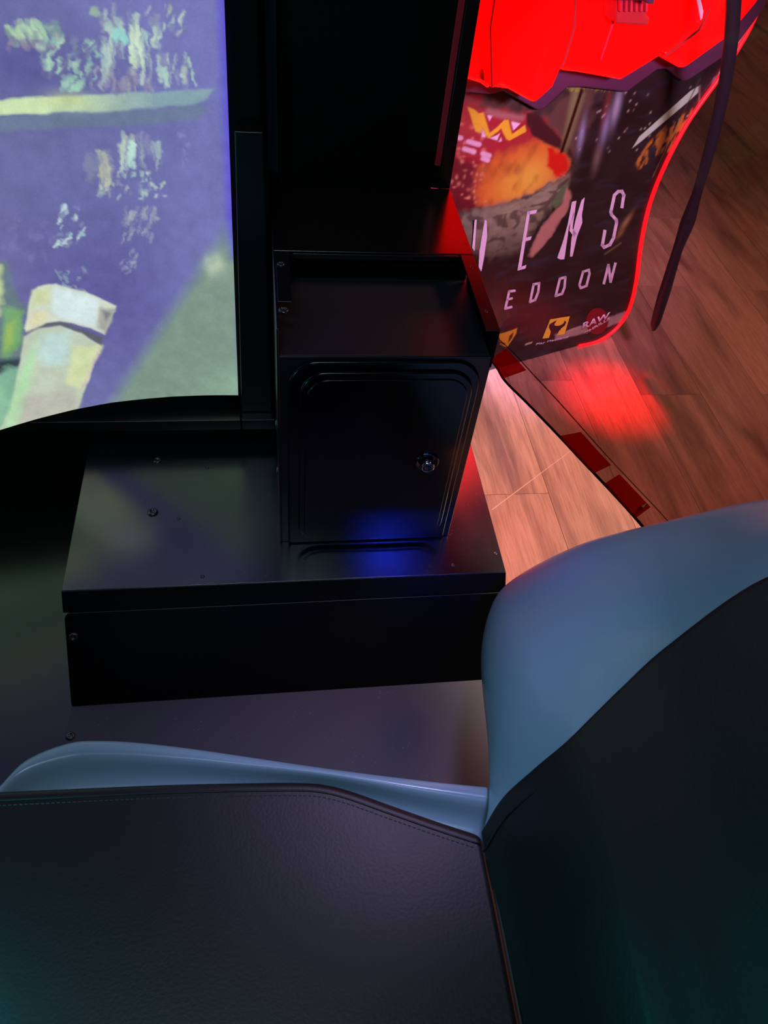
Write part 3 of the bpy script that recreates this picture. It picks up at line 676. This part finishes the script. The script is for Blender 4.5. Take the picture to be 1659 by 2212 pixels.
# white title letters, printed proud of the panel
M_WHITE = mat('white_print', (0.80, 0.78, 0.82), 0.4, rvar=0.03)
M_WORN = mat('worn_white_print', (0.74, 0.70, 0.74), 0.5, bump=0.2, bscale=300, speck=0.2)
M_YEL = mat('yellow_print', (0.80, 0.68, 0.05), 0.4, rvar=0.03)
M_INK = mat('black_print', (0.015, 0.012, 0.016), 0.4, rvar=0.03)
M_REDP = mat('dark_red_print', (0.22, 0.01, 0.015), 0.4, rvar=0.03)
def crop(q): return [(940 + x * 0.3255, 380 + y * 0.3255) for x, y in q]
def flat_letter(name, polys, m, h=0.0012, base=0.0006):
    bm = bmesh.new()
    for q in polys:
        add_prism(bm, [at_cab(x, y, base) for x, y in q], [at_cab(x, y, h) for x, y in q])
    return bm_obj(name, bm, m, art)
def stroke_polys(pts, wd, closed=False):
    p = [np.array(q, float) for q in pts]; out = []
    segs = list(zip(p[:-1], p[1:])) + ([(p[-1], p[0])] if closed else [])
    for a, b in segs:
        d = (b - a) / np.linalg.norm(b - a); nrm_ = np.array([-d[1], d[0]]) * wd; ex = d * wd * 0.8
        out.append([a - ex + nrm_, b + ex + nrm_, b + ex - nrm_, a - ex - nrm_])
    return out
flat_letter('letter', [crop([(262, 292), (276, 290), (262, 500), (246, 478)])], M_WHITE)
flat_letter('letter', [crop([(330, 288), (342, 300), (345, 400), (322, 560), (306, 636), (288, 604), (294, 500)])], M_WHITE)
flat_letter('letter', [crop([(612, 236), (632, 232), (573, 606), (546, 630)]), crop([(620, 234), (678, 224), (668, 248), (616, 258)]),
                       crop([(594, 412), (641, 400), (634, 424), (592, 436)]), crop([(556, 608), (606, 590), (600, 614), (546, 630)])], M_WHITE)
flat_letter('letter', [crop([(908, 172), (937, 164), (926, 250), (888, 340), (858, 552), (834, 556), (810, 544), (850, 430), (880, 320)]),
                       crop([(972, 160), (993, 142), (974, 262), (977, 310), (942, 400), (912, 534), (894, 536), (904, 420), (930, 300), (940, 262)]),
                       crop([(915, 240), (926, 250), (918, 300), (912, 350), (938, 380), (925, 410), (890, 362)])], M_WHITE)
sS = [(1240, 206), (1252, 128), (1240, 102), (1215, 104), (1190, 128), (1166, 238), (1172, 258), (1202, 292), (1204, 312), (1184, 410), (1160, 456), (1122, 474), (1110, 458), (1126, 366)]
flat_letter('letter', stroke_polys(crop(sS), 3.4), M_WHITE)
flat_letter('letter', stroke_polys(crop([(528, 762), (492, 766), (466, 880), (506, 870)]), 2.6) + stroke_polys(crop([(480, 822), (510, 812)]), 2.4), M_WORN)
flat_letter('letter', stroke_polys(crop([(654, 720), (690, 712), (684, 770), (664, 822), (630, 836)]), 2.6, True), M_WORN)
flat_letter('letter', stroke_polys(crop([(828, 682), (864, 672), (858, 740), (842, 782), (800, 796)]), 2.6, True), M_WORN)
flat_letter('letter', stroke_polys(crop([(982, 636), (1020, 624), (1024, 650), (1004, 730), (966, 744), (958, 722)]), 2.6, True), M_WORN)
flat_letter('letter', stroke_polys(crop([(1120, 712), (1150, 592), (1164, 702), (1196, 582)]), 2.8), M_WORN)
# maker's marks along the lower edge
def lc(q): return [(1060 + x * 0.217, 620 + y * 0.217) for x, y in q]
flat_letter('logo_plate', [lc([(592, 322), (788, 290), (735, 470), (658, 482), (690, 418), (640, 424), (592, 424), (600, 440), (580, 506), (514, 514)])], M_YEL)
flat_letter('logo_shape', [lc([(618, 352), (660, 330), (632, 372), (646, 388), (690, 384), (726, 362), (738, 332), (752, 350), (738, 384), (700, 412), (696, 430), (644, 432), (640, 446), (600, 444), (580, 400), (586, 372)])], M_INK, 0.0022, 0.0014)
flat_letter('logo_disc', [[(x, y) for x, y in lc([(1060 + 110 * math.cos(a) + 20 * math.sin(a), 340 + 128 * math.sin(a) - 30 * math.cos(a)) for a in np.linspace(0, 2 * math.pi, 28, endpoint=False)])]], M_REDP)
def text(s, px0, px1, hgt, m, name='lettering', dd=0.0016, bold=0.0):
    a, b = at_cab(*px0, dd), at_cab(*px1, dd); L_ = np.linalg.norm(b - a); xd = (b - a) / L_; yd = np.cross(AN, xd)
    cu = bpy.data.curves.new(name, 'FONT'); cu.body = s; cu.size = 1.0; cu.offset = bold
    t_ = bpy.data.objects.new(name, cu); COL.objects.link(t_)
    bpy.context.view_layer.update()
    me = bpy.data.meshes.new_from_object(t_.evaluated_get(bpy.context.evaluated_depsgraph_get()))
    COL.objects.unlink(t_); bpy.data.objects.remove(t_)
    co = np.array([v.co[:] for v in me.vertices]); x0, x1 = co[:, 0].min(), co[:, 0].max(); y0, y1 = co[:, 1].min(), co[:, 1].max()
    for v in me.vertices:
        q = a + xd * ((v.co.x - x0) / (x1 - x0) * L_) + yd * ((v.co.y - y0) / (y1 - y0) * hgt); v.co = q
    me.materials.clear(); o = link(name, me, m, art)
    sd = o.modifiers.new('solid', 'SOLIDIFY'); sd.thickness = 0.0006; sd.offset = 1
    return o
text('RAW', (1257, 712), (1315, 688), 0.030, M_WORN, bold=0.03, dd=0.003)
text('THRILLS', (1263, 723), (1317, 690), 0.013, M_WORN, bold=0.02, dd=0.003)
text('Play Mechanix', (1157, 747), (1228, 730), 0.011, M_WORN)

# body behind the print, LED edge, deck
zb = np.linspace(0.0, zmax, 26)
R_ = [(float(tright(max(z, 0.004))) - 0.002, z) for z in zb]
outl = [(-0.97, 0.0)] + R_ + [(-0.97, zmax)]
prism('cabinet_body', [cab_pt(max(t, TF), z, -0.03) if t > TF else cab_pt(TF, z, -0.03) - AT * 0.36 - AN * 0.17 for t, z in outl],
      [AO + AT * t + np.array([0, 0, z]) - AN * 0.75 for t, z in outl], M_MATTE, cab)
led_px = [(1250, 748), (1290, 738), (1322, 718), (1346, 692), (1362, 660), (1374, 610), (1386, 520), (1404, 440), (1436, 358), (1486, 264), (1556, 164), (1608, 82), (1640, 14), (1668, -70)]
tube('led_strip', spline([at_cab(x, y, 0.004) for x, y in led_px], 90), 0.0068, M_LED, cab, 8)
def deck(name, q, d0, d1, m, parent, bevel=0.02, seg=4, shrink=None):
    A_ = [at_cab(x, y, d1) for x, y in q]
    B_ = [p - AN * (d1 - d0) for p in A_]
    return prism(name, A_, B_, m, parent, bevel, seg)
deck('deck_trim', [(960, 196), (1060, 205), (1090, 198), (1160, 238), (1174, 238), (1226, 190), (1262, 190), (1355, 200), (1420, 152), (1442, 150), (1476, 176), (1488, 174), (1582, 112), (1655, 14), (1690, -220), (960, -220)], 0.001, 0.03, M_TRIM, cab, 0.006, 2)
deck('deck_backing', [(970, 160), (1068, 190), (1150, 200), (1215, 148), (1345, 168), (1432, 118), (1478, 140), (1570, 72), (1640, -10), (1670, -220), (970, -220)], 0.03, 0.075, M_RED, cab, 0.01)
lf = deck('deck_fairing', [(1064, 197), (1082, 184), (1158, 225), (1196, 190), (1222, 130), (1243, 60), (1250, -240), (1090, -240), (1058, 60)], 0.03, 0.150, M_RED, cab, 0.028)
deck('deck_panel', [(980, 165), (1040, 178), (1060, 196), (1072, 120), (1100, -240), (960, -240)], 0.03, 0.105, M_RED, cab, 0.01)
mf = deck('deck_fairing', [(1212, 157), (1250, 160), (1346, 177), (1434, 123), (1506, 66), (1530, 20), (1560, -240), (1262, -240)], 0.03, 0.115, M_RED, cab, 0.02)
deck('deck_fairing', [(1432, 121), (1479, 154), (1575, 84), (1646, 0), (1690, -240), (1560, -240), (1520, 50)], 0.03, 0.128, M_RED, cab, 0.018)
deck('crease_strip', [(1318, 0), (1323, -2), (1327, 50), (1300, 130), (1297, 130), (1322, 52)], 0.115, 0.118, M_REDTRIM, mf, 0.0005, 1)
deck('crease_strip', [(1500, -30), (1507, -30), (1523, 38), (1514, 44)], 0.1155, 0.119, M_WHITE, mf, 0.0005, 1)
for q in [[(1246, -60), (1243, 60), (1222, 130), (1216, 146), (1213, 146), (1218, 130), (1239, 60), (1242, -60)]]:
    deck('deck_seam', q, 0.150, 0.1515, M_DKRED, lf, 0, 1)
deck('deck_seam', [(1434, 121), (1508, 64), (1532, 20), (1535, 21), (1511, 67), (1437, 124)], 0.128, 0.1295, M_DKRED, mf, 0, 1)
deck('deck_seam', [(1062, 190), (1058, 60), (1076, -60), (1079, -60), (1061, 62), (1065, 190)], 0.150, 0.1515, M_DKRED, lf, 0, 1)
deck('gun_cradle', [(1332, 52), (1400, 57), (1406, 38), (1398, 34), (1402, -40), (1336, -40)], 0.115, 0.165, M_DKRED, cab, 0.006)
for k in range(6):
    x = 1340 + k * 11
    deck('cradle_rib', [(x, 26), (x + 5, 26), (x + 6, -30), (x + 1, -30)], 0.165, 0.174, M_REDTRIM, cab, 0.001, 1)
deck('gun_stock', [(1318, -60), (1420, -60), (1414, 10), (1400, 9), (1398, 2), (1330, 2)], 0.176, 0.225, M_TRIM, cab, 0.006)
p = at_cab(1048, 155, 0.106); lathe('deck_bolt', p, AN, [(0.016, 0), (0.016, 0.008), (0.012, 0.012), (0.006, 0.012), (0.005, 0.006), (0.0005, 0.006)], M_DKRED, cab, 18)

# tether hanging beside the cabinet
tp = [(1586, -120, .33), (1584, 20, .32), (1574, 130, .31), (1556, 230, .30), (1534, 320, .29), (1514, 390, .28), (1498, 440, .27), (1482, 490, .26), (1462, 545, .25), (1442, 610, .24), (1424, 670, .23), (1412, 712, .22)]
tt = spline([at_cab(x, y, d_) for x, y, d_ in tp], 60)
rr_ = np.interp(np.linspace(0, 1, 60), [0, .35, .5, .62, .72, .85, .97, 1], [.018, .017, .015, .024, .017, .021, .018, .008])
th = tube('tether_strap', tt, rr_ * 0.95, M_CABLE, None, 10, 0.8, axis=AN)
th['label'] = 'long dark flexible tether hanging in front of the red-lit cabinet edge'; th['category'] = 'tether'

# ================================================================== SMOKED WINDOW OF THE POD
win = thing('tinted_side_window', 'smoked acrylic side window with a black lower edge over the wood floor', 'window')
WA = np.array([0.352, 1.46, 0.0]); WD = np.array([0.36, -0.93, 0.0]); WD /= np.linalg.norm(WD); WN = np.array([-WD[1], WD[0], 0.0])
if WN[0] < 0: WN = -WN
def at_win(px, py, dd=0.0):
    d = ray(px, py); o = WA + WN * dd; return EYE + d * (((o - EYE) @ WN) / (d @ WN))
low_px = [(1040, 752), (1072, 792), (1092, 824), (1140, 872), (1200, 934), (1260, 998), (1330, 1072), (1392, 1142), (1470, 1240), (1560, 1360)]
fold_px = [(1076, 730), (1112, 764), (1150, 806), (1206, 866), (1258, 924), (1308, 980), (1368, 1044), (1432, 1112), (1508, 1200), (1600, 1320)]
fold = spline([at_win(x, y) for x, y in fold_px], 60)
low = spline([at_win(x, y, -0.025) for x, y in low_px], 60)
zt = 1.66
nx = np.array([fold[-1] + WD * q + np.array([0, 0, 0.10 * q]) for q in (0.15, 0.35, 0.6, 0.9)])
f2 = np.vstack([fold[:1] - WD * max(0.0, (fold[0] - WA) @ WD - 0.004), fold, nx])
top = np.stack([f2[:, 0], f2[:, 1], np.full(len(f2), zt)], -1)
pane = grid('pane', np.stack([f2 + (top - f2) * t for t in np.linspace(0, 1, 8)], 1), M_GLASS, win)
md = pane.modifiers.new('solid', 'SOLIDIFY'); md.thickness = 0.005; md.offset = 0
fl = grid('lower_flange', np.stack([low + (fold - low) * t for t in np.linspace(0, 1, 4)], 1), M_GLASS, win)
md = fl.modifiers.new('solid', 'SOLIDIFY'); md.thickness = 0.005; md.offset = 0
tube('edge_seal', low, 0.0026, M_MATTE, win, 8)
M_FILM = bpy.data.materials.new('red_reflection_film'); M_FILM.use_nodes = True  # red reflections on the flange, put in as coloured film pieces
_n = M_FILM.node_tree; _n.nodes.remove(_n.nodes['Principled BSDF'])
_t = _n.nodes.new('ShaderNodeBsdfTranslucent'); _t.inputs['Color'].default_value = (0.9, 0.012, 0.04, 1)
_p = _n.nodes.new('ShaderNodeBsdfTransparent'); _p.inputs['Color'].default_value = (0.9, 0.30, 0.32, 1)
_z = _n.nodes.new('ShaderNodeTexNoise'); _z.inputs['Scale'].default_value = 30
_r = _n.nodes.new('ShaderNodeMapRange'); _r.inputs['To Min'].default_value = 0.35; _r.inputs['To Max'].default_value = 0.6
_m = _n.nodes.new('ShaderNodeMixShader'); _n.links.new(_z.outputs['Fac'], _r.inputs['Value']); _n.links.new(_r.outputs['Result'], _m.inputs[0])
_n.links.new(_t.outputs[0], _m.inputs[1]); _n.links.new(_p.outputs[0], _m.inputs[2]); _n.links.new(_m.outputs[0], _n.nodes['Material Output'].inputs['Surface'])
M_GRN = mat('green_glint_film', (0.25, 0.95, 0.25), 0.35, rvar=0.05); M_GRN.node_tree.nodes['Principled BSDF'].inputs['Alpha'].default_value = 0.6  # colour of a green glint on the flange, put in as a patch
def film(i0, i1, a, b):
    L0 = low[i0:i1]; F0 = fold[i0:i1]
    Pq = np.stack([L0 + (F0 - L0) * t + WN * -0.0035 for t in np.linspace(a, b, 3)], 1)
    o = grid('red_reflection_patch', Pq, M_FILM, win); o.modifiers.new('solid', 'SOLIDIFY').thickness = 0.0006
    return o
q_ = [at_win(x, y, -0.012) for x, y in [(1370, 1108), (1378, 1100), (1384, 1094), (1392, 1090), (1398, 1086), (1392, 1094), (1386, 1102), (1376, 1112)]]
prism('green_glint_patch', q_, [p_ - WN * 0.0006 for p_ in q_], M_GRN, win)
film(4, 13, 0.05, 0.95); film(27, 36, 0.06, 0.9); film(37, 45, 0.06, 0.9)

# ================================================================== SEAT
seat = thing('bucket_seat', 'black leather bucket seat in a blue-grey plastic shell', 'seat')
SZ = 0.60
fr = spline([(-0.44, 0.385, SZ), (-0.38, 0.402, SZ)] + [onZ(x, y, SZ) for x, y in [(0, 1706), (180, 1698), (350, 1691), (520, 1687), (640, 1686), (700, 1690), (760, 1705), (850, 1737), (950, 1772), (1042, 1802)]], 50)
seam = [np.array([0.2595, y, SZ]) for y in (0.18, 0.08, -0.05, -0.3, -0.62)]
outl = list(fr) + seam + [np.array([-0.44, -0.62, SZ])]
prism('seat_cushion', outl, [q - np.array([0, 0, 0.10]) for q in outl], M_LEATHER, seat, 0.010, 4)
off = np.gradient(fr, axis=0); off /= np.linalg.norm(off, axis=1)[:, None]; inn = np.cross(off, (0, 0, 1)); inn *= np.where(inn[:, 1:2] > 0, -1, 1)
tube('front_seam', fr + inn * 0.0135 + np.array([0, 0, 0.0003]), 0.0012, M_LEATHER, seat, 6)
def stitching(name, curve, n, step, duty, r):
    seg_ = np.linalg.norm(np.diff(curve, axis=0), axis=1); cum = np.concatenate([[0], np.cumsum(seg_)]); bm = bmesh.new()
    for k in range(int(cum[-1] / step)):
        a_, b_ = [np.array([np.interp(q, cum, curve[:, i]) for i in range(3)]) for q in (k * step, k * step + duty)]
        d_ = (b_ - a_) / np.linalg.norm(b_ - a_); sd_ = np.cross(d_, n); sd_ = sd_ / np.linalg.norm(sd_) * r; up_ = np.array(n) * r
        add_prism(bm, [a_ + sd_, a_ + up_, a_ - sd_], [b_ + sd_, b_ + up_, b_ - sd_])
    return bm_obj(name, bm, M_PIPING, seat)
stitching('front_stitching', fr + inn * 0.020 + np.array([0, 0, 0.0002]), (0, 0, 1), 0.0065, 0.0042, 0.0007)
# shell lip in front of the cushion
LZ = 0.565
lp = [(-120, 1860), (-60, 1765), (0, 1699), (60, 1642), (150, 1607), (220, 1602), (300, 1606), (400, 1617), (500, 1631), (700, 1660), (900, 1686), (1085, 1706), (1140, 1714)]
lip = spline([onZ(x, y, LZ) for x, y in lp], 70)
ip = [(-40, 1860), (0, 1790), (20, 1730), (60, 1712), (150, 1704), (220, 1700), (300, 1697), (400, 1694), (500, 1692), (700, 1694), (880, 1750), (1060, 1810), (1110, 1830)]
inner = spline([onZ(x, y, SZ - 0.03) for x, y in ip], 70) + np.array([0, -0.02, -0.02])
inner[:, 2] = np.minimum(inner[:, 2], SZ - 0.04)
rows = []
for k in range(70):
    L_, I_ = lip[k], inner[k]; d_ = L_ - I_; d_[2] = 0
    dn = d_ / (np.linalg.norm(d_) + 1e-9)
    rows.append(spline([I_ + np.array([0, 0, -0.012]), I_ + d_ * 0.45 + np.array([0, 0, -0.004]), I_ + d_ * 0.72 + np.array([0, 0, LZ + 0.008 - I_[2]]),
                        np.array([L_[0], L_[1], LZ]) - dn * 0.004 + np.array([0, 0, 0.006]), L_ - np.array([0, 0, 0.008]), L_ - dn * 0.02 - np.array([0, 0, 0.05]), L_ - dn * 0.10 - np.array([0, 0, 0.12])], 26))
sl_o = grid('shell_lip', np.array(rows), M_SHELL, seat)
# side wing: rim (leather / shell border), silhouette, underside
tk = [0, .2, .4, .55, .65, .75, .88, 1.0, 1.15]
rim_px = [(1040, 1792, .262), (1090, 1728, .285), (1160, 1664, .31), (1230, 1606, .335), (1290, 1548, .36), (1350, 1490, .385), (1450, 1400, .42), (1659, 1256, .46)]
rim = [onX(x, y, X) for x, y, X in rim_px]; rim[0] = np.array([0.2615, 0.292, SZ - 0.002])
rim.append(rim[-1] + np.array([0.02, -0.05, 0.09])); rim.append(rim[-1] + np.array([0.015, -0.10, 0.06])); rim.append(rim[-1] + np.array([0.0, -0.18, 0.02])); rim.append(rim[-1] + np.array([-0.01, -0.20, 0.0]))
sil_px = [(1086, 1708, .303), (1060, 1570, .330), (1043, 1420, .350), (1062, 1318, .375), (1108, 1256, .405), (1250, 1181, .45), (1450, 1126, .50), (1659, 1080, .54)]
sil = [onX(x, y, X) for x, y, X in sil_px]
sil.append(sil[-1] + np.array([0.01, -0.08, 0.09])); sil.append(sil[-1] + np.array([0.005, -0.13, 0.06])); sil.append(sil[-1] + np.array([0.0, -0.20, 0.02])); sil.append(sil[-1] + np.array([-0.01, -0.20, 0.0]))
NR = 100
rimc = spline(rim, NR); silc = spline(sil, NR)
rows = []
for k in range(NR):
    r, s = rimc[k], silc[k]; m_ = (r + s) / 2; view = EYE - m_; view /= np.linalg.norm(view)
    wdt = np.linalg.norm(s - r)
    nrm2 = np.cross(s - r, np.gradient(rimc, axis=0)[k]); nrm2 /= (np.linalg.norm(nrm2) + 1e-9); nrm2 *= np.sign(nrm2 @ view)
    outw = (s - r) / (wdt + 1e-9)
    under = np.array([0.25, 0.1, -0.95])
    rows.append(spline([r - nrm2 * 0.012, r + nrm2 * 0.0, r * .66 + s * .34 + nrm2 * wdt * 0.055, r * .3 + s * .7 + nrm2 * wdt * 0.05, s - outw * 0.004 + nrm2 * 0.004,
                        s + outw * 0.001 - nrm2 * 0.012, s - outw * 0.012 - nrm2 * 0.045, s * .6 + r * .4 - nrm2 * 0.085, r - nrm2 * 0.10], 44))
wing = grid('shell_wing', np.array(rows), M_SHELL, seat)
# leather side bolster
rows = []
for k in range(NR):
    r = rimc[k]; t = k / (NR - 1)
    b = np.array([0.2615 + (r[0] - 0.2615) * 0.9, -0.62, r[2] + 0.02 * t])
    bul = np.array([-0.035, 0, 0.01]) * min(1, t * 3)
    rows.append(spline([r + np.array([0.006, 0.002, -0.006]), r + np.array([-0.001, -0.002, 0.002]) , r + np.array([-0.004, -0.022, 0.003]) + bul * .15, r * .75 + b * .25 + bul * .8, r * .5 + b * .5 + bul, b], 40))
bol = grid('side_bolster', np.array(rows), M_LEATHER, seat)
tube('bolster_seam', spline([np.array([0.2605, 0.292, SZ + 0.001])] + [np.array([0.2605, y, SZ + 0.0015]) for y in (0.2, 0.1, 0.0, -0.2, -0.6)], 40), 0.0016, M_PIPING, seat, 6)
tube('rim_seam', rimc + np.array([-0.006, -0.024, 0.004]), 0.0013, M_LEATHER, seat, 6)
box('seat_pedestal', (-0.34, 0.22, -0.55, 0.24, FZ, SZ - 0.099), M_MATTE, seat, 0.01)
